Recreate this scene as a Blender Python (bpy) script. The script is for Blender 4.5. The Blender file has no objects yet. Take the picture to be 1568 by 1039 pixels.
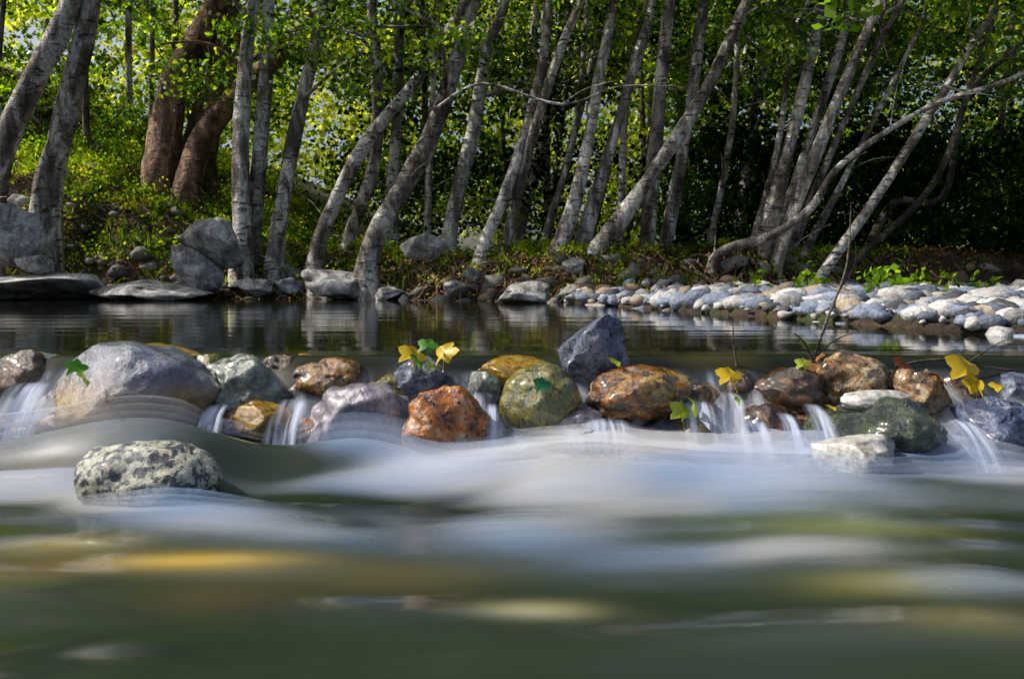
import bpy, math, random
import numpy as np
from mathutils import Vector, noise, Matrix
random.seed(7); rng=np.random.default_rng(7)
F=1220.0; CX=784.0; HY=430.0; HC=0.30
def W(px,py,d): return ((px-CX)/F*d, d, HC-(py-HY)/F*d)
sc=bpy.context.scene
# ---------------- camera / world / sun
cam=bpy.data.cameras.new("camera"); co=bpy.data.objects.new("camera",cam); sc.collection.objects.link(co)
co.location=(0,0,HC); co.rotation_euler=(math.radians(90),0,0)
cam.sensor_width=36; cam.lens=36*F/1568; cam.shift_y=-(519.5-HY)/1568; cam.clip_end=800; cam.clip_start=0.05
cam.dof.use_dof=True; cam.dof.focus_distance=3.6; cam.dof.aperture_fstop=6.5
sc.camera=co
SD=Vector((-0.66,0.05,0.69)).normalized()
elev=math.asin(SD.z); az=math.atan2(SD.x,SD.y)
w=bpy.data.worlds.new("World"); sc.world=w; w.use_nodes=True
nt=w.node_tree; bg=nt.nodes['Background']; sky=nt.nodes.new('ShaderNodeTexSky'); sky.sky_type='NISHITA'; sky.sun_disc=False
sky.sun_elevation=elev; sky.sun_rotation=az; sky.dust_density=5.0
nt.links.new(sky.outputs[0],bg.inputs[0]); bg.inputs[1].default_value=0.14
sl=bpy.data.lights.new("sun",'SUN'); sl.energy=5.0; sl.angle=math.radians(0.5); sl.color=(1,0.95,0.87)
so=bpy.data.objects.new("sun",sl); sc.collection.objects.link(so); so.rotation_euler=SD.to_track_quat('Z','Y').to_euler(); so.location=(-10,5,20)
sc.view_settings.view_transform='Standard'; sc.view_settings.look='None'; sc.view_settings.exposure=0

# ---------------- node helpers
class N:
    def __init__(s,name):
        s.m=bpy.data.materials.new(name); s.m.use_nodes=True; s.t=s.m.node_tree; s.b=s.t.nodes['Principled BSDF']; s.out=s.t.nodes['Material Output']
        s.co=s.t.nodes.new('ShaderNodeTexCoord').outputs['Object']
    def n(s,typ,**k):
        x=s.t.nodes.new(typ)
        for a,v in k.items(): setattr(x,a,v)
        return x
    def l(s,a,b): s.t.links.new(a,b)
    def map(s,sc=(1,1,1),rot=(0,0,0),src=None):
        x=s.n('ShaderNodeMapping'); x.inputs['Scale'].default_value=sc; x.inputs['Rotation'].default_value=rot; s.l(src or s.co,x.inputs[0]); return x.outputs[0]
    def noise(s,scale,detail=4,rough=.55,dist=0,src=None,col=False):
        x=s.n('ShaderNodeTexNoise'); x.inputs['Scale'].default_value=scale; x.inputs['Detail'].default_value=detail; x.inputs['Roughness'].default_value=rough; x.inputs['Distortion'].default_value=dist
        s.l(src or s.co,x.inputs['Vector']); return x.outputs['Color' if col else 'Fac']
    def ramp(s,f,stops,interp='LINEAR'):
        x=s.n('ShaderNodeValToRGB'); x.color_ramp.interpolation=interp; e=x.color_ramp.elements
        while len(e)<len(stops): e.new(.5)
        for i,(p,c) in enumerate(stops):
            e[i].position=p
            if not hasattr(c,'__len__'): c=(c,c,c)
            e[i].color=(*c,1)
        s.l(f,x.inputs[0]); return x.outputs[0]
    def mix(s,f,a,b,mode='MIX'):
        x=s.n('ShaderNodeMix'); x.data_type='RGBA'; x.blend_type=mode
        if hasattr(f,'links'): s.l(f,x.inputs[0])
        else: x.inputs[0].default_value=f
        for v,i in((a,6),(b,7)):
            if hasattr(v,'links'): s.l(v,x.inputs[i])
            else: x.inputs[i].default_value=(*v,1)
        return x.outputs[2]
    def math(s,op,a,b=0.0,clamp=False):
        x=s.n('ShaderNodeMath',operation=op); x.use_clamp=clamp
        for v,i in((a,0),(b,1)):
            if hasattr(v,'links'): s.l(v,x.inputs[i])
            else: x.inputs[i].default_value=v
        return x.outputs[0]
    def attr(s,name,o='Fac'):
        x=s.n('ShaderNodeAttribute'); x.attribute_name=name; return x.outputs[o]
    def bump(s,h,st=.3,d=.02):
        x=s.n('ShaderNodeBump'); x.inputs['Strength'].default_value=st; x.inputs['Distance'].default_value=d; s.l(h,x.inputs['Height']); s.l(x.outputs[0],s.b.inputs['Normal'])
        return x.outputs[0]
    def set(s,k,v):
        if hasattr(v,'links'): s.l(v,s.b.inputs[k])
        else: s.b.inputs[k].default_value=v

def rock_mat(name,ca,cb,cc=None,scale=6,speck=0,speckcol=(0.01,0.01,0.012),rough=.35,coat=0.5,bump=.35,vein=None,speckth=.5,low=None,moss=0):
    m=N(name)
    n1=m.noise(scale,7,.68,1.0)
    stops=[(.38,ca),(.52,cb)]
    if cc is not None: stops=[(.38,ca),(.48,cb),(.58,cc)]
    c=m.ramp(n1,stops)
    fine=m.noise(scale*9,5,.75)
    c=m.mix(.8,c,m.ramp(fine,[(.3,.2),(.7,1.5)]),'MULTIPLY')
    if speck:
        v=m.noise(speck,3,.6,.5)
        c=m.mix(m.ramp(v,[(speckth,0),(speckth+.06,.9)]),c,speckcol)
    if vein:
        v=m.noise(4.0,5,.6,1.2); f=m.math('ABSOLUTE',m.math('SUBTRACT',v,.5))
        c=m.mix(m.ramp(f,[(.0,.9),(.009,0)]),c,vein)
    if moss:
        c=m.mix(m.ramp(m.noise(4,5,.7,.5),[(.5,0),(.62,moss)]),c,(.06,.075,.02))
    sx=m.n('ShaderNodeSeparateXYZ'); m.l(m.n('ShaderNodeTexCoord').outputs['Generated'],sx.inputs[0])
    f=m.math('ADD',sx.outputs[2],m.math('MULTIPLY',n1,.5))
    if low: c=m.mix(m.ramp(f,[(.65,1),(1.0,0)]),c,low)
    if coat>0:
        hs=m.n('ShaderNodeHueSaturation'); hs.inputs['Saturation'].default_value=1.15; hs.inputs['Value'].default_value=.72; m.l(c,hs.inputs['Color']); c=hs.outputs[0]
    m.set('Base Color',c); m.set('Roughness',m.ramp(fine,[(.3,max(.06,rough-.14)),(.7,rough+.2)]))
    if coat>0: m.set('Coat Weight',m.ramp(m.noise(scale*1.5,3),[(.35,min(1,coat*2)),(.65,coat*.7)])); m.set('Coat Roughness',.07)
    pits=m.noise(scale*22,3,.6)
    m.bump(m.math('ADD',m.math('ADD',m.math('MULTIPLY',n1,1.5),m.math('MULTIPLY',fine,.6)),m.math('MULTIPLY',pits,.2)),bump,.03)
    return m.m

# ---------------- mesh helpers
def link(me,name,mats,smooth=True):
    for x in mats: me.materials.append(x)
    ob=bpy.data.objects.new(name,me); sc.collection.objects.link(ob)
    if smooth: me.polygons.foreach_set('use_smooth',[True]*len(me.polygons))
    return ob
def nmesh(name,V,Fc,mats,mi=None,rnd=None,col=None,smooth=True):
    V=np.asarray(V,dtype=np.float32); Fc=np.asarray(Fc,dtype=np.int32); k=Fc.shape[1]; m=len(Fc)
    me=bpy.data.meshes.new(name); me.vertices.add(len(V)); me.vertices.foreach_set('co',V.ravel())
    me.loops.add(m*k); me.loops.foreach_set('vertex_index',Fc.ravel())
    me.polygons.add(m); me.polygons.foreach_set('loop_start',np.arange(0,m*k,k,dtype=np.int32))
    try: me.polygons.foreach_set('loop_total',np.full(m,k,dtype=np.int32))
    except Exception: pass
    ob=link(me,name,mats,smooth)
    if mi is not None: me.polygons.foreach_set('material_index',np.asarray(mi,dtype=np.int32))
    if rnd is not None:
        a=me.attributes.new('rnd','FLOAT','FACE'); a.data.foreach_set('value',np.asarray(rnd,dtype=np.float32))
    if col is not None:
        a=me.attributes.new('col','FLOAT_COLOR','FACE'); a.data.foreach_set('color',np.asarray(col,dtype=np.float32).ravel())
    me.update(calc_edges=True); me.validate()
    return ob
class QB:
    def __init__(s): s.V=[];s.F=[];s.M=[];s.R=[];s.n=0
    def add(s,V,Fc,mat=0,rnd=None):
        V=np.asarray(V);Fc=np.asarray(Fc); s.V.append(V); s.F.append(Fc+s.n); s.n+=len(V)
        s.M.append(np.full(len(Fc),mat)); s.R.append(np.full(len(Fc),.5) if rnd is None else rnd)
    def tube(s,pts,rad,sides=10,mat=0,lump=.08,sub=5):
        P=[Vector(p) for p in pts]; n=len(P); Q=[];R=[]
        for i in range(n-1):
            p0=P[max(i-1,0)];p1=P[i];p2=P[i+1];p3=P[min(i+2,n-1)]
            for j in range(sub):
                t=j/sub
                Q.append(0.5*((2*p1)+(p2-p0)*t+(2*p0-5*p1+4*p2-p3)*t*t+(3*p1-p0-3*p2+p3)*t**3)); R.append(rad[i]*(1-t)+rad[i+1]*t)
        Q.append(P[-1]);R.append(rad[-1]); V=[];up=Vector((0.3,1,0.1)).normalized(); ph=random.random()*50
        for i,q in enumerate(Q):
            tg=(Q[min(i+1,len(Q)-1)]-Q[max(i-1,0)]).normalized()
            a=tg.cross(up)
            if a.length<.05: a=tg.cross(Vector((1,0,0)))
            a.normalize(); b=tg.cross(a).normalized()
            for k in range(sides):
                th=2*math.pi*k/sides; dr=a*math.cos(th)+b*math.sin(th)
                r=R[i]*(1+lump*2*noise.noise(Vector((dr.x*1.2+ph,dr.y*1.2,i*.45))))
                V.append(q+dr*r)
        Fc=[]
        for i in range(len(Q)-1):
            for k in range(sides):
                k2=(k+1)%sides; Fc.append((i*sides+k,i*sides+k2,(i+1)*sides+k2,(i+1)*sides+k))
        s.add([tuple(v) for v in V],Fc,mat)
        return Q
    def leaves(s,C,size,mat=1,flat=0.0,wid=.36,rn=None,up=0):
        C=np.asarray(C); n=len(C)
        if n==0: return
        sz=size*rng.uniform(.6,1.3,(n,1))
        a=rng.normal(size=(n,3)); a[:,2]=a[:,2]*(1-flat)+up; a/=np.linalg.norm(a,axis=1,keepdims=True)
        h=rng.normal(size=(n,3)); h[:,2]*=(1-flat); b=np.cross(a,h) if flat<.5 else np.cross(a,np.array([[0,0,1.]])+.25*h)
        b/=np.linalg.norm(b,axis=1,keepdims=True)+1e-9
        nn=np.cross(a,b)
        V=np.stack([C-a*sz*.5,C+b*sz*wid+nn*sz*.07,C+a*sz*.5,C-b*sz*wid+nn*sz*.07],1).reshape(-1,3)
        s.add(V,np.arange(4*n).reshape(n,4),mat,rng.random(n) if rn is None else rn)
    def make(s,name,mats,smooth=True):
        return nmesh(name,np.concatenate(s.V),np.concatenate(s.F),mats,np.concatenate(s.M),np.concatenate(s.R),smooth=smooth)
def clump(c,r,n,sq=.6):
    return np.asarray(c)+rng.normal(size=(n,3))*np.array([r,r,r*sq])*.55

# ---------------- materials
def leaf_mat(name,stops,trans=.5,rough=.45,cheap=False,tm=(1.7,1.8,.5)):
    m=N(name); c=m.ramp(m.attr('rnd'),stops)
    big=m.noise(.5,2); c=m.mix(.9,c,m.ramp(big,[(.37,.15),(.63,1.65)]),'MULTIPLY')  # shadowed and sunlit clumps put into the leaf colour for depth
    if cheap:
        df=m.n('ShaderNodeBsdfDiffuse'); m.l(c,df.inputs[0]); s0=df.outputs[0]
    else:
        m.set('Base Color',c); m.set('Roughness',rough); s0=m.b.outputs[0]
    t=m.n('ShaderNodeBsdfTranslucent'); m.l(m.mix(1.0,c,tm,'MULTIPLY'),t.inputs[0])
    mx=m.n('ShaderNodeMixShader'); mx.inputs[0].default_value=trans; m.l(s0,mx.inputs[1]); m.l(t.outputs[0],mx.inputs[2]); m.l(mx.outputs[0],m.out.inputs[0])
    return m.m
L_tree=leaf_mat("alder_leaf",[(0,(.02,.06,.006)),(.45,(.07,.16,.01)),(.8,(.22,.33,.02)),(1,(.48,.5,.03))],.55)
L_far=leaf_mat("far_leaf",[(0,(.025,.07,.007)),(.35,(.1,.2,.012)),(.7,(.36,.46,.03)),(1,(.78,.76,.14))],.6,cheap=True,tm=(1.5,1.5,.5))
L_shade=leaf_mat("shade_painted_leaf",[(0,(.006,.018,.004)),(.5,(.02,.05,.006)),(.88,(.055,.11,.01)),(1,(.3,.4,.03))],.35,cheap=True)  # darkened leaf colour stands in for woodland shade behind the trunks
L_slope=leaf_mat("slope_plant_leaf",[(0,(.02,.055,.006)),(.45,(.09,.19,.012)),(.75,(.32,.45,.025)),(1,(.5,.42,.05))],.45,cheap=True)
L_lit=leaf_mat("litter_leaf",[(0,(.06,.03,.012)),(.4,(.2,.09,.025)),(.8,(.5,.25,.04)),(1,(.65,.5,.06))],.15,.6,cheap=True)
def bark(name,a,b,c):
    m=N(name); mp=m.map((1,1,.35)); n1=m.noise(3.2,6,.65,.6,src=mp); n2=m.noise(24,5,.75,src=m.map((1,1,.4))); n3=m.noise(8,4,.6,.5,src=m.map((.6,.6,2.6)))
    col=m.ramp(n1,[(.38,a),(.49,b),(.58,c)])
    col=m.mix(m.ramp(n3,[(.56,0),(.63,.9)]),col,tuple(x*.2 for x in a))
    col=m.mix(.85,col,m.ramp(n2,[(.3,.25),(.7,1.6)]),'MULTIPLY')
    m.set('Base Color',col); m.set('Roughness',.9); m.bump(m.math('ADD',n2,m.math('MULTIPLY',n3,1.3)),.9,.04); return m.m
B_alder=bark("alder_bark",(.08,.062,.05),(.28,.245,.205),(.72,.69,.63))  # pale alder mottle; brightest tone also carries dappled sunlight put into the colour
B_brown=bark("brown_bark",(.05,.024,.016),(.15,.08,.05),(.36,.22,.14))
B_dark=bark("dark_bark",(.025,.018,.013),(.07,.055,.04),(.18,.155,.12))

# ---------------- terrain
def ss(t): 
    t=max(0,min(1,t)); return t*t*(3-2*t)
def shore(x): return float(np.interp(x,[-12,-3,0,1,3,6,12],[13.3,13.2,11.8,11.3,11.3,12.5,13]))+.25*noise.noise(Vector((x*1.3,0,3)))
def ye(x): return float(np.interp(x,[.55,.9,1.5,2.08,2.6,3.2,5],[12,10.3,8.1,6.2,4.3,3.4,2.2]))
def xl(y): return -(.69*max(y,0)+2.2)
def ground(x,y):
    s=y-shore(x)
    n=noise.noise(Vector((x*.9,y*.9,0))); n2=noise.noise(Vector((x*4,y*4,5)))
    bank=.68*ss((s+.15)/1.1)
    z=-.42+ (.42+bank)*ss((s+.35)/.5)
    if s>-.1: z+= .03*max(0,min(s,40)) + (.16*n+.12*n2)*ss((s+.1)/.6)
    L=max(0,-x-3.6)
    if s>-.2: z+= ss((s+.2)/1.2)*min(.42*L,7)*min(1,.5+s*.12)
    if x<-3 and s>0: z+=.12*min(s,7)*ss((-x-3)/3)
    if x>.5 and s<.3: z=max(z,-.42+.47*ss((y-ye(x)+.3)/.7)+.012*max(0,y-ye(x)))
    if s<0 and x<xl(y)+.5: z=max(z,-.42+.9*ss((xl(y)+.5-x)/1.5))
    if y<3.4 and x<3 and x>xl(y)+.5: z=min(z,-.45)-.1*ss((3.2-y)/.6)
    return z
xs=np.concatenate([np.linspace(-200,-14,24),np.linspace(-13.5,14,200),np.linspace(15,200,24)])
ys=np.concatenate([np.linspace(-20,1,10),np.linspace(1.3,22,200),np.linspace(23,300,45)])
V=[(x,y,ground(x,y)) for y in ys for x in xs]; nx=len(xs)
Fc=[(j*nx+i,j*nx+i+1,(j+1)*nx+i+1,(j+1)*nx+i) for j in range(len(ys)-1) for i in range(nx-1)]
g=N("forest_floor"); n1=g.noise(1.2,5); n2=g.noise(14,6,.7)
c=g.ramp(n1,[(.35,(.02,.014,.009)),(.5,(.075,.045,.025)),(.65,(.04,.065,.014))]); c=g.mix(.85,c,g.ramp(n2,[(.3,.1),(.7,1.9)]),'MULTIPLY')
g.set('Base Color',c); g.set('Roughness',.95); g.bump(n2,1,.1)
nmesh("ground",V,Fc,[g.m])

# ---------------- rocks
import bmesh
def rock_template(sub,seed,ang=0,rough=.25):
    bm=bmesh.new(); bmesh.ops.create_icosphere(bm,subdivisions=sub,radius=1)
    r=random.Random(seed); V=np.array([v.co[:] for v in bm.verts]); 
    planes=[]
    for i in range(int(ang)):
        d=Vector((r.gauss(0,1),r.gauss(0,1),r.gauss(0,1))).normalized(); planes.append((d,r.uniform(.5,.8)))
    out=[]
    for v in V:
        v=Vector(v); o=Vector((seed*7.3,seed*1.7,0))
        f=1+rough*noise.noise(v*1.1+o)+rough*.45*noise.noise(v*2.7+o)+rough*.16*noise.noise(v*7+o)+rough*.07*noise.noise(v*16+o)
        p=v*f
        for d,k in planes:
            e=p.dot(d)-k
            if e>0: p=p-d*e*.9
        p*=1+.02*noise.noise(v*5+o)
        out.append(p[:])
    Fc=np.array([[q.index for q in f.verts] for f in bm.faces]); bm.free()
    out=np.array(out); out/=np.abs(out).max(0); return out,Fc
def rock(name,px,py,wp,hp,d,mat,ang=0,seed=None,depthf=.8,rough=.25,sub=5,tilt=0):
    seed=seed if seed is not None else int(px)
    V,Fc=rock_template(sub,seed,ang,rough)
    x,y,z=W(px,py,d); sx=wp/F*d/2; sz=hp/F*d/2
    S=V*np.array([sx,sx*depthf,sz]); R=np.array(Matrix.Rotation(tilt,3,'Y')); S=S@R.T
    ob=nmesh(name,S,Fc,[mat]); ob.location=(x,y,z); return ob
TB=[rock_template(2,100+i,i%3*3,.35) for i in range(18)]
def pile(name,items,mat):
    Vs=[];Fs=[];C=[];n=0
    for (x,y,z,r,fl,col) in items:
        V,Fc=TB[random.randrange(18)]
        a=random.random()*6.28; R=np.array([[math.cos(a),-math.sin(a),0],[math.sin(a),math.cos(a),0],[0,0,1]])
        T=np.array(Matrix.Rotation(random.uniform(-.35,.35),3,'X'))
        P=(V*np.array([r*random.uniform(.9,1.5),r*random.uniform(.7,1),r*fl]))@T.T@R.T+np.array([x,y,z])
        Vs.append(P);Fs.append(Fc+n);n+=len(V);C.append(np.tile(np.array([*col,1.]),(len(Fc),1)))
    return nmesh(name,np.concatenate(Vs),np.concatenate(Fs),[mat],col=np.concatenate(C))
def cob(name,rough,coat):
    cm=N(name); cc=cm.mix(.85,cm.attr('col','Color'),cm.ramp(cm.noise(26,6,.75),[(.3,.3),(.7,1.5)]),'MULTIPLY'); cm.set('Base Color',cc); cm.set('Roughness',rough); cm.set('Coat Weight',coat); cm.bump(cm.noise(25,5),.6,.03); return cm.m
CM=cob("cobble_stone",.8,0); CW=cob("wet_cobble",.25,.7)
def graycol():
    k=random.random()
    if k<.4: b=random.uniform(.22,.55); return (b,b*.98,b*.95)
    if k<.8: b=random.uniform(.1,.3); return (b*.8,b*.96,b*1.28)
    if k<.9: b=random.uniform(.18,.36); return (b,b*.82,b*.6)
    return (.05,.05,.06)
it=[]
while len(it)<2400:
    x=random.uniform(.7,9); y=random.uniform(3,12.3)
    if y<ye(x)-.12 or y>shore(x)+.3 or x>y*.75+1.2: continue
    if len(it)>900 and y>8.5 and random.random()<.5: continue
    r=random.choice([.03,.04,.05,.06,.07,.09,.13])*random.uniform(.8,1.1)*(1.15 if y>7 else .85)
    it.append((x,y,ground(x,y)+r*.25,r,random.uniform(.5,.85),graycol()))
pile("cobbles",it,CM)
def bankcol():
    k=random.random(); b=random.uniform(.05,.26)
    return (b,b*.93,b*.82) if k<.7 else (b*1.2,b*.85,b*.5)
it=[]
for i in range(560):
    x=random.uniform(-11,8); s=abs(random.gauss(0,.42))-.12; y=shore(x)+s
    r=random.choice([.03,.04,.06,.08,.1,.17])*random.uniform(.8,1.2)
    if x>1 and s<0: continue
    it.append((x,y,max(ground(x,y),-.05)+r*.05,r,random.uniform(.5,.9),bankcol()))
for i in range(50):
    x=random.uniform(-10,-3); y=shore(x)+random.uniform(.3,4); r=random.uniform(.06,.2); it.append((x,y,ground(x,y)-.03,r,.7,bankcol()))
pile("bank_rocks",it,CM)
it=[]
for i in range(150):
    x=random.uniform(-2.4,2.6); r=random.choice([.04,.06,.08,.1,.12]); y=random.uniform(2.88,3.3)
    k=random.random(); b=random.uniform(.03,.15); col=(b,b*.75,b*.35) if k<.5 else ((b*.75,b*.95,b*1.4) if k<.75 else (b*2.2,b*.9,b*.2))
    it.append((x,y,-.06-(3.3-y)*.5+random.uniform(-.03,.015),r,.75,col))
pile("weir_cobbles",it,CW)
M_b=rock_mat("bank_boulder_stone",(.1,.1,.1),(.28,.27,.26),(.58,.57,.55),2.6,rough=.7,coat=0,bump=.8)
for a in [(18,362,104,100,12.6),(50,403,48,28,12.4),(75,440,290,48,12.9),(235,443,190,38,12.7),(335,378,124,90,13.0),(298,412,90,85,12.9),(515,436,104,50,12.9),(438,437,62,32,12.9),
          (595,449,52,24,12.6),(805,451,86,42,10.9),(650,378,78,40,12.2),(395,440,84,30,12.7),(920,468,62,16,9.9),(1045,482,60,16,8.1),(30,310,60,50,14),(700,440,50,26,11.9),(880,405,40,30,11.8),(720,420,44,26,12.1)]:
    rock("boulder",*a,M_b,ang=8,sub=4,rough=.45,tilt=random.uniform(-.06,.08))

K=dict(
 bluetan=rock_mat("wet_blue_tan_stone",(.06,.075,.13),(.15,.175,.26),(.27,.28,.34),5,low=(.42,.29,.13),rough=.25,coat=.5,bump=.45),
 green=rock_mat("wet_green_stone",(.04,.05,.04),(.13,.17,.14),(.34,.4,.36),7,rough=.16,coat=.7,moss=.6),
 orange=rock_mat("rust_stone",(.03,.015,.01),(.34,.12,.015),(.52,.36,.16),8,speck=34,speckth=.53,rough=.16,coat=.6,bump=.45,moss=.5),
 amber=rock_mat("amber_stone",(.2,.1,.012),(.46,.25,.03),(.4,.3,.1),8,rough=.16,coat=.7,moss=.7),
 grey=rock_mat("blue_grey_stone",(.1,.12,.2),(.26,.31,.44),(.55,.6,.75),10,speck=70,speckth=.58,rough=.4,coat=.25,bump=1),
 olive=rock_mat("olive_stone",(.09,.08,.02),(.3,.26,.06),(.14,.17,.12),9,speck=45,speckth=.57,rough=.18,coat=.6,bump=.4,moss=.5),
 brown=rock_mat("dark_brown_stone",(.015,.009,.006),(.07,.032,.014),(.22,.12,.06),8,rough=.16,coat=.7,bump=.5,moss=.5),
 white=rock_mat("white_stone",(.45,.42,.37),(.65,.63,.58),(.75,.75,.73),5,rough=.45,coat=.3,bump=.25),
 black=rock_mat("dark_green_stone",(.01,.016,.012),(.03,.05,.03),(.1,.13,.06),10,speck=60,speckcol=(.16,.19,.16),speckth=.62,rough=.2,coat=.6,bump=.6),
 vein=rock_mat("veined_stone",(.02,.035,.08),(.055,.08,.17),(.14,.18,.3),8,vein=(.55,.57,.6),rough=.2,coat=.6,bump=.6),
 granite=rock_mat("granite_stone",(.38,.4,.3),(.56,.58,.5),(.7,.67,.52),7,speck=34,speckth=.48,speckcol=(.012,.02,.045),rough=.45,coat=.2,bump=.3),
 cream=rock_mat("rust_cream_stone",(.08,.04,.015),(.38,.21,.07),(.6,.5,.34),10,speck=36,speckth=.54,rough=.18,coat=.5,bump=.6),
 tri=rock_mat("orange_black_stone",(.018,.02,.026),(.62,.19,.02),(.68,.5,.36),4.5,speck=45,speckth=.57,rough=.2,coat=.5,bump=.5),
 mist=rock_mat("pale_violet_stone",(.13,.12,.16),(.27,.245,.3),(.45,.41,.42),3,rough=.3,coat=.4,bump=.3))
def wr(px,py,wp,hp,d,k,ang=3,**q): rock("river_rock",px,py+hp*.09,wp,hp*1.2,d,K[k],ang,**q)
wr(208,592,252,138,2.92,'bluetan',1,rough=.16,seed=5)
wr(240,545,150,50,3.25,'amber'); wr(385,595,170,118,3.08,'green',2,tilt=.35,rough=.3); wr(25,590,130,110,3.15,'brown')
wr(505,580,124,66,3.12,'orange',4); wr(645,582,86,74,3.05,'grey',7); wr(684,646,140,112,2.74,'tri',6,seed=4,rough=.35)
wr(560,645,196,120,2.93,'mist',2); wr(400,640,116,54,2.88,'amber'); wr(827,608,128,104,2.93,'olive',1,rough=.14)
wr(785,570,150,52,3.15,'amber'); wr(902,538,126,116,3.1,'grey',10,seed=21,rough=.5); wr(977,598,170,80,2.96,'orange',2,rough=.2,tilt=-.1)
wr(1090,650,340,130,3.1,'brown',6,depthf=.3,rough=.4); wr(1075,570,90,36,3.25,'olive'); wr(1215,598,126,74,3.03,'brown',5); wr(1305,578,124,82,3.08,'cream',5,rough=.35)
wr(1343,612,116,32,2.84,'white',0,depthf=.5,rough=.15); wr(1350,658,222,104,2.8,'black',3,rough=.3); wr(1415,603,90,88,2.96,'cream',8,rough=.4)
wr(1308,692,128,64,2.6,'white',3,rough=.3); wr(1520,645,150,106,2.84,'vein',5,rough=.35); wr(1545,596,100,54,3.1,'grey',5); wr(1180,660,130,90,2.95,'brown',5)
wr(222,726,224,104,2.36,'granite',1,rough=.16,seed=12); wr(45,735,130,50,2.6,'mist',0); wr(1000,655,130,84,2.97,'mist',4); wr(735,600,80,66,3.05,'green')
wr(1470,598,70,60,3.06,'brown'); wr(430,565,70,46,3.2,'brown'); wr(595,605,90,66,3.06,'olive'); wr(880,645,110,64,2.92,'mist',3); wr(1140,592,80,56,3.1,'brown')
wr(1640,600,160,130,3.0,'grey',4); wr(-80,600,170,130,3.0,'olive'); wr(300,605,80,80,3.1,'brown'); wr(330,560,90,40,3.2,'olive'); wr(60,560,100,44,3.2,'green'); wr(1080,610,90,60,3.03,'cream',4); wr(1240,650,90,70,2.95,'brown',4); wr(570,570,60,34,3.2,'brown'); wr(1370,575,60,44,3.15,'brown')

# ---------------- pool
pm=N("pool_water"); pm.set('Base Color',(.005,.007,.003,1)); pm.set('Roughness',.06); pm.set('IOR',1.33); pm.set('Specular IOR Level',.5)
a=pm.noise(1.0,2,.5,.2,src=pm.map((.3,2.6,1))); b=pm.noise(1.0,2,.5,.2,src=pm.map((.8,9,1)))
pm.bump(pm.math('ADD',a,pm.math('MULTIPLY',b,.1)),.14,.03)
YC=3.42
nmesh("pool_water",[(-30,YC,0),(30,YC,0),(30,14.8,0),(-30,14.8,0)],[(0,1,2,3)],[pm.m],smooth=False)
# ---------------- cascade & lower stream
def low(px,py): d=.64*F/(py-HY); return (px-CX)/F*d,d
blobs=[]
def B(px,py,sx,sy,amp):
    x,d=low(px,py); d2=.64*F/(py+sy-HY); blobs.append((x,d,sx/F*d,max(.03,d-d2),amp))
for q in [(130,665,240,34,.95),(330,670,160,34,.8),(230,715,280,22,.6),(0,768,200,8,.8),(200,782,170,9,.8),(560,705,130,26,.8),(760,752,200,30,.75),(980,785,210,22,.45),(700,700,120,22,.6),
          (930,718,160,22,.65),(1180,725,240,20,.85),(1450,728,200,26,.8),(1290,765,240,22,.4),(1040,705,120,14,.6),(420,805,230,16,.4),(700,830,230,24,.36),(1150,845,200,20,.22),(1500,905,120,14,.3),(820,940,100,12,.1),(60,700,120,14,.35),(1000,870,300,24,.12)]: B(*q)
B(410,728,80,12,-.45); B(520,765,120,12,-.3); B(1100,805,150,10,-.25); B(930,742,120,7,-.3)
tints=[]
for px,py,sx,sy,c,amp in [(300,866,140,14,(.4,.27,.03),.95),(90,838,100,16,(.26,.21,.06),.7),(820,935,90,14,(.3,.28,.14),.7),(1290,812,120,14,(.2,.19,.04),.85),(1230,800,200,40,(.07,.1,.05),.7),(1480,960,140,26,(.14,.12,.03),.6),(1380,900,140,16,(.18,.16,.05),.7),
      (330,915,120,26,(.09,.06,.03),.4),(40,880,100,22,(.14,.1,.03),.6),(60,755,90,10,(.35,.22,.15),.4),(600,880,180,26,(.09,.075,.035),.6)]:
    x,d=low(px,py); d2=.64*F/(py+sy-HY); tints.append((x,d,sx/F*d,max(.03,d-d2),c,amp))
hx=np.linspace(-3.2,3.2,420); hyv=np.concatenate([np.linspace(.25,2.2,110)[:-1],np.linspace(2.2,YC,170)])
X,Y=np.meshgrid(hx,hyv)
def nz(X,Y,sx,sy,o=0):
    return np.array([noise.noise(Vector((a*sx,b*sy,o))) for a,b in zip(X.ravel(),Y.ravel())]).reshape(X.shape)
lo=nz(X,Y,1.0,2.0); md=nz(X,Y,1.8,6,4); cr=np.array([noise.noise(Vector((x*2.2,9,0))) for x in hx])[None,:]
yc=3.24+.12*cr
t=np.clip((yc-Y)/.46,0,1); S=t*t*(3-2*t)
Z=-.335*S
fade=np.clip((yc-Y)/.3,0,1)
def G(cx,cy,sx,sy): return np.exp(-((X-cx)/sx)**2-((Y-cy)/sy)**2)
Z+=fade*(.035*lo+.018*md)
Z+=.17*G(-1.2,2.64,.45,.17)*fade+.09*G(-.5,2.68,.25,.14)-.04*G(-.85,2.42,.2,.14)+.04*G(1.2,2.45,.6,.15)+.06*G(.2,2.5,.35,.15)+.05*G(-1.03,2.36,.3,.14)+.05*G(-1.8,2.7,.4,.2)
Z[Y>=YC-.02]=0
foam=np.zeros_like(X)
for cx,cy,sx,sy,amp in blobs: foam+=amp*G(cx,cy,sx,sy)
foam=foam*(1+.9*md+.7*lo)+(.25*md+.14*lo)*np.clip((Y-1.2)/1.,0,1)
fall=np.clip((Y-2.76)/.1,0,1)
spout=.5+sum(1.1*np.exp(-((X-c)/w_)**2) for c,w_ in [(.64,.05),(.79,.04),(1.08,.05),(-.15,.06),(1.66,.07),(-1.0,.1),(.25,.05),(-.62,.05),(-1.72,.1),(.93,.03)])
foam=foam*(1-fall)+fall*np.clip(S*1.4-.15,0,1)*.8*spout
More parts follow.
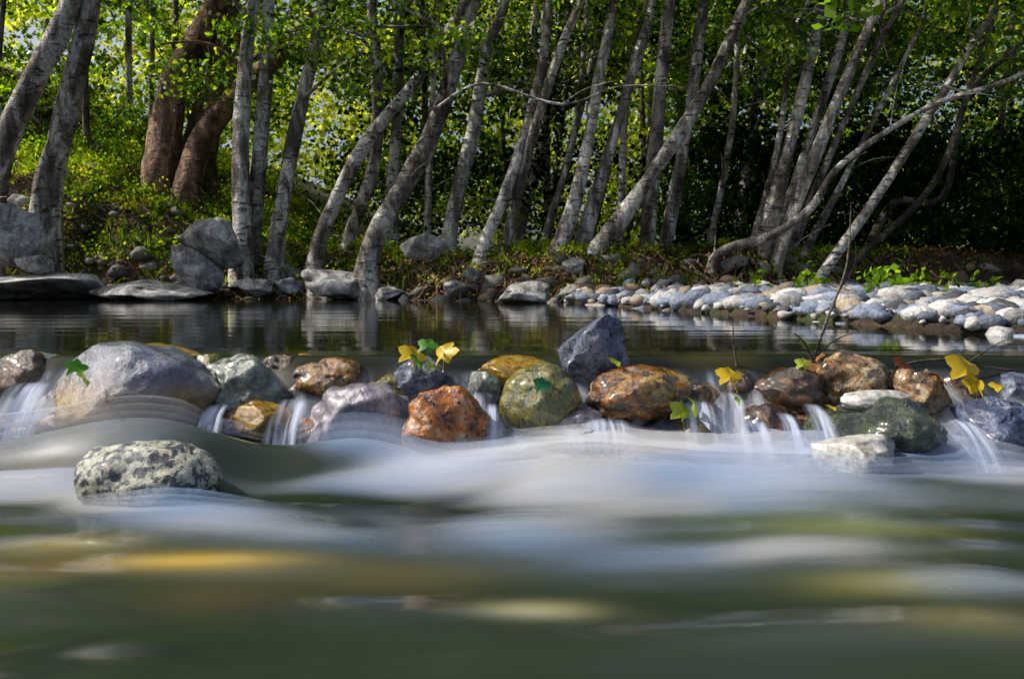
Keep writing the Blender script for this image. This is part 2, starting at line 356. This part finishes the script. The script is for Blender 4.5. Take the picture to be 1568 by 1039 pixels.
foam=np.clip(foam,0,1); fall=fall*np.clip(S*3,0,1)
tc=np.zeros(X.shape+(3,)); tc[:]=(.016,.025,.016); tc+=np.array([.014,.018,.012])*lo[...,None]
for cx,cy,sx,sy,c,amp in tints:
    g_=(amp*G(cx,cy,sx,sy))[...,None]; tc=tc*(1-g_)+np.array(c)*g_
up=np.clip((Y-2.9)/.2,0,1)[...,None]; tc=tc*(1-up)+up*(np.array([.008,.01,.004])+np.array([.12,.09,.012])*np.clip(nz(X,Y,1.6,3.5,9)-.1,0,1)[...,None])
tc=np.clip(tc,.003,1)
def wmesh(name,off,mat,thr=-1):
    idx=np.arange(X.size).reshape(X.shape)
    Fq=np.stack([idx[:-1,:-1],idx[:-1,1:],idx[1:,1:],idx[1:,:-1]],-1).reshape(-1,4)
    if thr>=0: Fq=Fq[(foam.ravel()[Fq].max(1)>thr)]
    foot=1+.9*np.exp(-((Y-2.78)/.12)**2)
    V=np.stack([X,Y,Z+off*foot*(.2+.8*np.clip(foam*1.5,0,1))],-1).reshape(-1,3)
    fo=foam if thr<0 else np.clip((foam-thr)/(1-thr),0,1)
    ob=nmesh(name,V,Fq,[mat]); me=ob.data
    for nm,arr in(('foam',fo),('fall',fall)):
        a=me.attributes.new(nm,'FLOAT','POINT'); a.data.foreach_set('value',arr.ravel().astype(np.float32))
    a=me.attributes.new('tint','FLOAT_COLOR','POINT'); a.data.foreach_set('color',np.concatenate([tc,np.ones(X.shape+(1,))],-1).ravel().astype(np.float32))
    return ob
def streak(m):
    hs0=m.noise(1,2,.5,.6,src=m.map((.9,5,1),rot=(0,0,.12))); h2=m.noise(1,2,.5,.3,src=m.map((2.0,12,1),rot=(0,0,.12))); vs=m.noise(1,3,.5,.4,src=m.map((24,3,2)))
    hs=m.math('ADD',m.math('MULTIPLY',hs0,.88),m.math('MULTIPLY',h2,.12))
    fl=m.attr('fall'); s=m.mix(fl,m.ramp(hs,[(.36,.25),(.64,1)]),m.ramp(vs,[(.4,.1),(.62,1)]))
    cl=m.mix(m.ramp(m.noise(1,2,.5,.5,src=m.map((1.2,3,1))),[(.38,0),(.62,1)]),(.3,.43,.66),(.64,.65,.68))
    return m.math('MULTIPLY',m.attr('foam'),s,True),hs0,cl
sm=N("stream_water"); k,hs,cl=streak(sm); sm.set('Base Color',sm.mix(k,sm.attr('tint','Color'),cl)); sm.set('Roughness',sm.ramp(k,[(0,.14),(.5,.7)])); sm.set('IOR',1.33)
sm.bump(hs,.07,.05)
wmesh("stream_water",0,sm.m)
mm=N("silky_spray"); k,_,cl=streak(mm); df=mm.n('ShaderNodeBsdfDiffuse'); mm.l(cl,df.inputs[0]); tr=mm.n('ShaderNodeBsdfTransparent'); mx=mm.n('ShaderNodeMixShader')
mm.l(mm.math('MULTIPLY',k,.45,True),mx.inputs[0]); mm.l(tr.outputs[0],mx.inputs[1]); mm.l(df.outputs[0],mx.inputs[2]); mm.l(mx.outputs[0],mm.out.inputs[0])
par=bpy.data.objects.new("water_spray",None); sc.collection.objects.link(par)
for i in range(3):
    o=wmesh("spray_veil_%d"%i,.018*(i+1),mm.m,.1); o.parent=par
# small cascades pouring between the rocks
cv=N("cascade_water"); st=cv.ramp(cv.noise(1,3,.55,.3,src=cv.map((55,3,4))),[(.36,.1),(.62,1)]); k=cv.math('MULTIPLY',cv.attr('foam'),st,True)
df=cv.n('ShaderNodeBsdfDiffuse'); df.inputs[0].default_value=(.66,.74,.9,1); t2=cv.n('ShaderNodeBsdfTranslucent'); t2.inputs[0].default_value=(.6,.7,.9,1); m0=cv.n('ShaderNodeMixShader'); m0.inputs[0].default_value=.35; cv.l(df.outputs[0],m0.inputs[1]); cv.l(t2.outputs[0],m0.inputs[2])
tr=cv.n('ShaderNodeBsdfTransparent'); mx=cv.n('ShaderNodeMixShader'); cv.l(k,mx.inputs[0]); cv.l(tr.outputs[0],mx.inputs[1]); cv.l(m0.outputs[0],mx.inputs[2]); cv.l(mx.outputs[0],cv.out.inputs[0])
Vc=[];Fcc=[];fo=[];nu,nv=13,26
for px,py0,wd,y0 in [(1062,612,44,2.92),(1112,600,30,2.92),(1196,632,26,2.86),(1238,618,30,2.84),(722,600,40,2.9),(752,618,26,2.86),(925,640,60,2.84),(1463,642,34,2.8),(455,610,44,2.9),(340,618,30,2.86),(62,585,60,2.9),(1150,640,30,2.88),(880,655,30,2.8)]:
    x0,_,z0=W(px,py0,y0); wv=wd/F*y0; base=len(Vc); ph=random.random()*40; ylen=.22
    for j in range(nv):
        v=j/(nv-1); yy=y0-ylen*v**.8; zz=z0+(-.35-z0)*(v**1.7)
        for i in range(nu):
            u=i/(nu-1)-.5
            Vc.append((x0+u*wv*(1+.6*v)+.012*noise.noise(Vector((ph,v*3,0))),yy+.012*math.cos(u*6)+.01*noise.noise(Vector((u*6,v,ph))),zz))
            fo.append(max(0,1-(2*abs(u))**2.2)*min(1,v*5+.05)*.9)
    for j in range(nv-1):
        for i in range(nu-1): a=base+j*nu+i; Fcc.append((a,a+1,a+nu+1,a+nu))
ob=nmesh("cascade",Vc,Fcc,[cv.m]); a=ob.data.attributes.new('foam','FLOAT','POINT'); a.data.foreach_set('value',np.array(fo,dtype=np.float32))

# ---------------- trees
def tree(name,pts,wpx,d,barkm,crown=True,top=9.,nl=7,leafm=None,lsize=.11,dens=70,drift=None,zmin=3.):
    q=QB(); drift=random.uniform(-.9,.9) if drift is None else drift
    x0=(pts[0][0]-CX)/F*d; zb=ground(x0,d)
    P=[]; n=len(pts)
    r0=wpx/F*d/2
    for i,(px,py) in enumerate(pts):
        dd=d+drift*i/(n-1); P.append(Vector(W(px,py,dd)))
    if P[0].z>zb: P.insert(0,Vector((P[0].x-(P[1].x-P[0].x)*.12,P[0].y,zb-.15)))
    else: P[0].z=zb-.1
    dr=(P[-1]-P[-2]).normalized(); dr=(dr+Vector((0,0,.35))).normalized()
    while P[-1].z<top:
        P.append(P[-1]+dr*1.5+Vector((random.uniform(-.25,.25),random.uniform(-.25,.25),0)))
    L=len(P); R=[r0*(1.4 if i==0 else (1-.75*i/(L-1))) for i in range(L)]
    Q=q.tube(P,R,12,0,.14)
    cand=[i for i,p in enumerate(Q) if p.z>zmin and i<len(Q)-2]
    if crown and cand:
        for j in range(nl):
            i=random.choice(cand); b=Q[i]; a=random.random()*6.28; ln=random.uniform(1.2,2.6)
            e=b+Vector((math.cos(a)*ln,math.sin(a)*ln,random.uniform(.2,1.4))); mid=(b+e)/2+Vector((0,0,random.uniform(-.1,.4)))
            rr=r0*.25; q.tube([b,mid,e],[rr,rr*.6,rr*.2],5,0,.1,4)
            for kx in range(4):
                c=b.lerp(e,random.uniform(.45,1.1))+Vector((random.uniform(-.5,.5),random.uniform(-.5,.5),random.uniform(-.5,.4)))
                q.leaves(clump(c,random.uniform(.22,.5),dens),lsize,1)
        q.leaves(clump(Q[-1],.9,dens*3),lsize,1)
    for j in range(6):
        i=random.randrange(3,len(Q)-1); b=Q[i]; a=random.random()*6.28; e=b+Vector((math.cos(a)*.8,math.sin(a)*.5,random.uniform(-.1,.6)))
        q.tube([b,(b+e)/2+Vector((0,0,.08)),e],[.013,.008,.003],4,0,.05,3)
    return q.make(name,[barkm,leafm or L_tree])
T=[([(-10,275),(60,110),(110,0)],44,12.6),([(72,300),(102,170),(140,0)],46,13),
([(370,355),(370,180),(388,0)],32,13.5),([(388,335),(408,120),(412,0)],28,13.8),([(425,360),(455,190),(495,0)],29,13.6),
([(490,365),(560,220),(640,120),(715,0)],26,13.4),([(535,365),(575,240),(577,100),(570,0)],24,14),([(572,370),(650,230),(700,90),(725,0)],37,12.9),
([(600,310),(608,180),(612,0)],24,15.5),([(690,345),(725,200),(745,80),(775,0)],26,13.8),([(740,380),(790,250),(830,100),(840,0)],22,12.7),
([(775,370),(810,230),(850,100),(890,0)],19,13),([(850,392),(890,270),(915,130),(940,0)],23,12.4),([(885,388),(940,210),(985,60),(1000,0)],20,12.6),
([(903,400),(990,280),(1080,140),(1145,0)],25,12.2),([(990,378),(1005,200),(1025,0)],28,13),([(1020,370),(1055,180),(1078,0)],25,13.4),
([(1165,400),(1210,220),(1262,0)],22,12.4),([(1190,402),(1240,260),(1310,90),(1345,0)],22,12.2),([(1130,365),(1150,200),(1170,60),(1165,0)],20,16),
([(1250,432),(1330,320),(1420,180),(1530,0)],18,11.8),([(1180,400),(1235,230),(1290,60),(1300,0)],16,13.2),([(1205,395),(1270,240),(1345,70),(1380,0)],12,13.4),([(830,380),(880,200),(900,0)],12,14.4),([(950,370),(960,150),(990,0)],13,14.6),
([(1150,395),(1190,230),(1215,60),(1240,0)],11,13.6),([(1085,380),(1120,200),(1130,0)],12,14.5),([(655,340),(660,200),(672,0)],13,15),([(1220,400),(1290,280),(1330,200),(1400,60),(1420,0)],10,12.9)]
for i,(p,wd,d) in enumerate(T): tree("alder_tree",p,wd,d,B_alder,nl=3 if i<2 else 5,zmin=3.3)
tree("sycamore_tree",[(250,235),(272,120),(335,0)],58,15.2,B_brown,nl=4)
tree("sycamore_tree",[(300,260),(315,190),(345,90),(350,0)],62,15.5,B_brown,nl=4)
tree("sycamore_tree",[(290,270),(330,180),(430,80),(510,0)],42,14.8,B_brown,nl=5)
tree("alder_tree",[(1310,400),(1430,280),(1490,120),(1530,0)],12,12.6,B_dark,nl=5)
tree("alder_tree",[(1330,380),(1370,310),(1445,300),(1480,150),(1568,60)],14,14,B_dark,nl=5)
tree("alder_tree",[(1100,388),(1180,360),(1240,320),(1290,250),(1420,165),(1568,112)],15,11.9,B_alder,nl=3,top=4.5,drift=-.6,zmin=3.2)
for i in range(42):
    px=random.uniform(-60,1640); d=random.uniform(15.5,26); l=random.uniform(-20,110)
    if 440<px<560: continue
    tree("alder_tree",[(px,380),(px+l*.5,200),(px+l,0)],random.uniform(9,17),d,random.choice([B_dark,B_dark,B_alder]),nl=6,lsize=.15,dens=45,top=11,zmin=3.0)

# ---------------- foliage masses
def ingap(x,y,z):
    u=x/y*F+CX; v=HY-(z-HC)/y*F
    for a,b,ra,rb in [(510,160,42,64),(175,50,44,36),(1165,200,16,44),(1430,330,30,10)]:
        if ((u-a)/ra)**2+((v-b)/rb)**2<1: return True
    return False
def mass(name,n,y0,y1,zt,r0,r1,per,size,mat,z0=.3,xr=None,keep=None,gap=True,lo=.1,hi=.85):
    q=QB(); k=0
    while k<n:
        y=random.uniform(y0,y1); x=random.uniform(-.72*y-3,.72*y+3) if xr is None else random.uniform(*xr)
        gz=ground(x,y); z=gz+z0+random.random()*(zt)
        k+=1
        if gap and ingap(x,y,z): continue
        if keep and not keep(x,y,z): continue
        rn=np.clip(rng.normal(random.uniform(lo,hi),.2,per),0,1)
        q.leaves(clump((x,y,z),random.uniform(r0,r1),per),size,0,rn=rn)
    return q.make(name,[mat])
mass("woodland_foliage",850,17,34,11,.4,1.1,115,.165,L_far,1.8,lo=0,hi=.8)
mass("distant_woodland",950,40,75,30,1.5,3.2,95,.47,L_far,0,lo=.45,hi=1,gap=False)
mass("shade_painted_canopy",270,15,22,4.8,.5,1.1,100,.14,L_shade,1.6,keep=lambda x,y,z:x>-3)  # canopy shade put into the dark leaf colour
mass("understory_shrubs",400,15,24,2.4,.4,.9,110,.12,L_shade,.1,keep=lambda x,y,z:x>-4,hi=.85)  # shade under the trees put into the dark leaf colour
mass("lit_shrubs",190,17,28,2.6,.3,.7,80,.13,L_far,.1,keep=lambda x,y,z:x<4)  # sunlit look put into the brighter leaf colour
mass("shade_painted_thicket",270,14.0,19,2.4,.4,.9,110,.12,L_shade,.1,xr=(3.5,14),hi=.7)  # shade on the right painted by dark leaf colour
q=QB()
for i in range(1100):
    x=random.uniform(-12,-2.2); y=shore(x)+random.uniform(.25,8); z=ground(x,y)
    q.leaves(clump((x,y,z+.1),random.uniform(.12,.42),50,.6),.068,0,rn=np.clip(rng.normal(random.choice([.1,.55,.8]),.18,50),0,1))
for i in range(340):
    x=random.uniform(-3,7); y=shore(x)+random.uniform(.2,3); z=ground(x,y)
    q.leaves(clump((x,y,z+.06),random.uniform(.1,.3),40,.5),.055,0,rn=np.clip(rng.normal(random.choice([.1,.35,.75]),.2,40),0,1))
for i in range(12):
    x=random.uniform(3.0,5.6); y=random.uniform(7.8,10.5); z=ground(x,y)
    q.leaves(clump((x,y,z+.16),.15,20,1.2),.1,0,rn=np.clip(rng.normal(.5,.15,20),0,1))
q.make("slope_plants",[L_slope])
q=QB()
for i in range(1700):
    x=random.uniform(-10,6); y=shore(x)+random.uniform(.05,4); z=ground(x,y)
    if x>-2.5 and random.random()<.5: continue
    C=np.array([x,y,z+.07])+rng.normal(size=(14,3))*np.array([.07,.07,.02]); q.leaves(C,.26,0,wid=.02,up=1.6)
q.make("grass",[L_slope])
q=QB()
P=[]
for i in range(14000):
    x=random.uniform(-11,9); y=shore(x)+abs(random.gauss(0,1.4)); P.append((x,y,ground(x,y)+.03+random.random()*.05))
q.leaves(P,.065,0,flat=.5); q.make("leaf_litter",[L_lit])
q=QB()
for i in range(320):
    x=random.uniform(-4,7); y=shore(x)+random.uniform(.2,1.0); p=Vector((x,y,ground(x,y)+.04)); pts=[p]
    dx=random.uniform(-.5,.5)
    for k in range(4):
        p=p+Vector((dx*.4+random.uniform(-.14,.14),-.17,0)); p.z=max(ground(p.x,p.y)+random.uniform(0,.1),-.03); pts.append(p.copy())
    r=random.uniform(.006,.028); q.tube(pts,[r,r*.9,r*.75,r*.5,r*.3],5,0,.2,3)
q.make("exposed_roots",[B_brown])
def twig(name,paths,mat=B_dark):
    q=QB()
    for pts,d,r in paths: q.tube([W(*p,d) for p in pts],[r*(1-.7*i/(len(pts)-1)) for i in range(len(pts))],6,0,.2,5)
    return q.make(name,[mat])
twig("dead_twig",[([(1242,562),(1262,500),(1290,430),(1300,380),(1303,315)],3.2,.007),([(1245,558),(1232,525),(1216,510)],3.2,.006),([(1285,445),(1310,400),(1305,350)],3.2,.003),([(1250,545),(1280,520),(1320,505)],3.2,.004)])
twig("dead_twig",[([(1130,575),(1124,530),(1122,490)],3.15,.005),([(1126,535),(1112,510)],3.15,.003)])
twig("dead_twig",[([(1370,560),(1440,550),(1500,560),(1568,568)],3.1,.006),([(1480,556),(1520,530),(1545,518)],3.1,.004)])
twig("long_overhanging_branch",[([(670,165),(740,128),(860,160),(950,132),(1060,135)],10.5,.024),([(860,160),(900,135),(960,120)],10.5,.01),([(800,140),(780,175),(790,210)],10.5,.008)],B_alder)  # long branch overhanging the water's edge
q=QB(); q.tube([W(1330,-60,5),W(1355,0,5),W(1348,40,5),W(1362,95,5)],[.012,.011,.009,.004],6); 
for c in [(1285,35),(1310,5),(1335,15),(1275,0),(1375,-10)]: q.leaves(clump(W(*c,5),.1,9),.1,1,rn=rng.uniform(.3,.8,9))
q.make("overhanging_branch",[B_dark,L_tree])
def lobed(name,px,py,wp,d,col,tilt=(.9,0,0),n=5):
    V=[(0,0,0)];m=n*4; wp*=1.05
    for i in range(m):
        th=2*math.pi*i/m; r=[1,.8,.58,.8][i%4]*(1.0 if math.sin(th)>-.6 else .7)
        V.append((math.cos(th)*r,math.sin(th)*r,-.35*r*r+.16*math.cos(th*3)))
    V.append((0,-1.4,.1)); V.append((.05,-1.4,.1))
    Fc=[(0,i+1,(i+1)%m+1) for i in range(m)]+[(0,m+1,m+2)]
    me=N("leaf_"+name); c=me.mix(.7,tuple(col),me.ramp(me.noise(25,4),[(.3,.4),(.7,1.3)]),'MULTIPLY'); me.set('Base Color',c); me.set('Roughness',.4)
    t=me.n('ShaderNodeBsdfTranslucent'); me.l(c,t.inputs[0]); mx=me.n('ShaderNodeMixShader'); mx.inputs[0].default_value=.4; me.l(me.b.outputs[0],mx.inputs[1]); me.l(t.outputs[0],mx.inputs[2]); me.l(mx.outputs[0],me.out.inputs[0])
    ob=nmesh(name,np.array(V)*wp/F*d/2,Fc,[me.m]); ob.location=W(px,py,d); ob.rotation_euler=tilt; return ob
YL=(.75,.52,.02); GR=(.08,.28,.02); YG=(.42,.5,.04)
for a in [(632,542,48,3.0,YL,(.9,.2,.4)),(680,540,48,3.0,YL,(1.0,-.3,-.4)),(655,528,36,2.97,GR,(.9,0,.1)),(642,553,32,2.95,GR,(1.2,.2,2.)),(662,560,24,2.94,YG,(1.,.2,1.)),
          (833,588,34,2.74,(.03,.2,.07),(1.1,0,.6)),(118,562,36,2.68,GR,(1.1,0,.8)),(133,580,32,2.66,YG,(1.1,.3,2.2)),(1480,562,62,2.93,YL,(1.1,.1,.3)),(1495,590,44,2.91,YL,(1.2,-.3,2.)),(1530,590,30,2.88,YL,(.6,0,.5)),
          (1045,630,44,2.8,YG,(1.3,.2,.5)),(1065,622,38,2.8,YG,(1.3,-.4,1.5)),(1118,574,44,3.03,YL,(.9,0,.2)),(1135,612,26,2.85,YG,(.8,0,1)),(945,552,28,2.93,YG,(.6,0,1.3)),(1275,622,20,2.78,YL,(.5,0,1.3)),(1390,560,46,3.03,(.25,.06,.02),(1.,.2,.6)),(1440,580,34,2.93,(.3,.1,.02),(1.,.2,1.6)),(1230,556,26,3.0,YG,(1,0,0))]:
    lobed("fallen_leaf",*a)
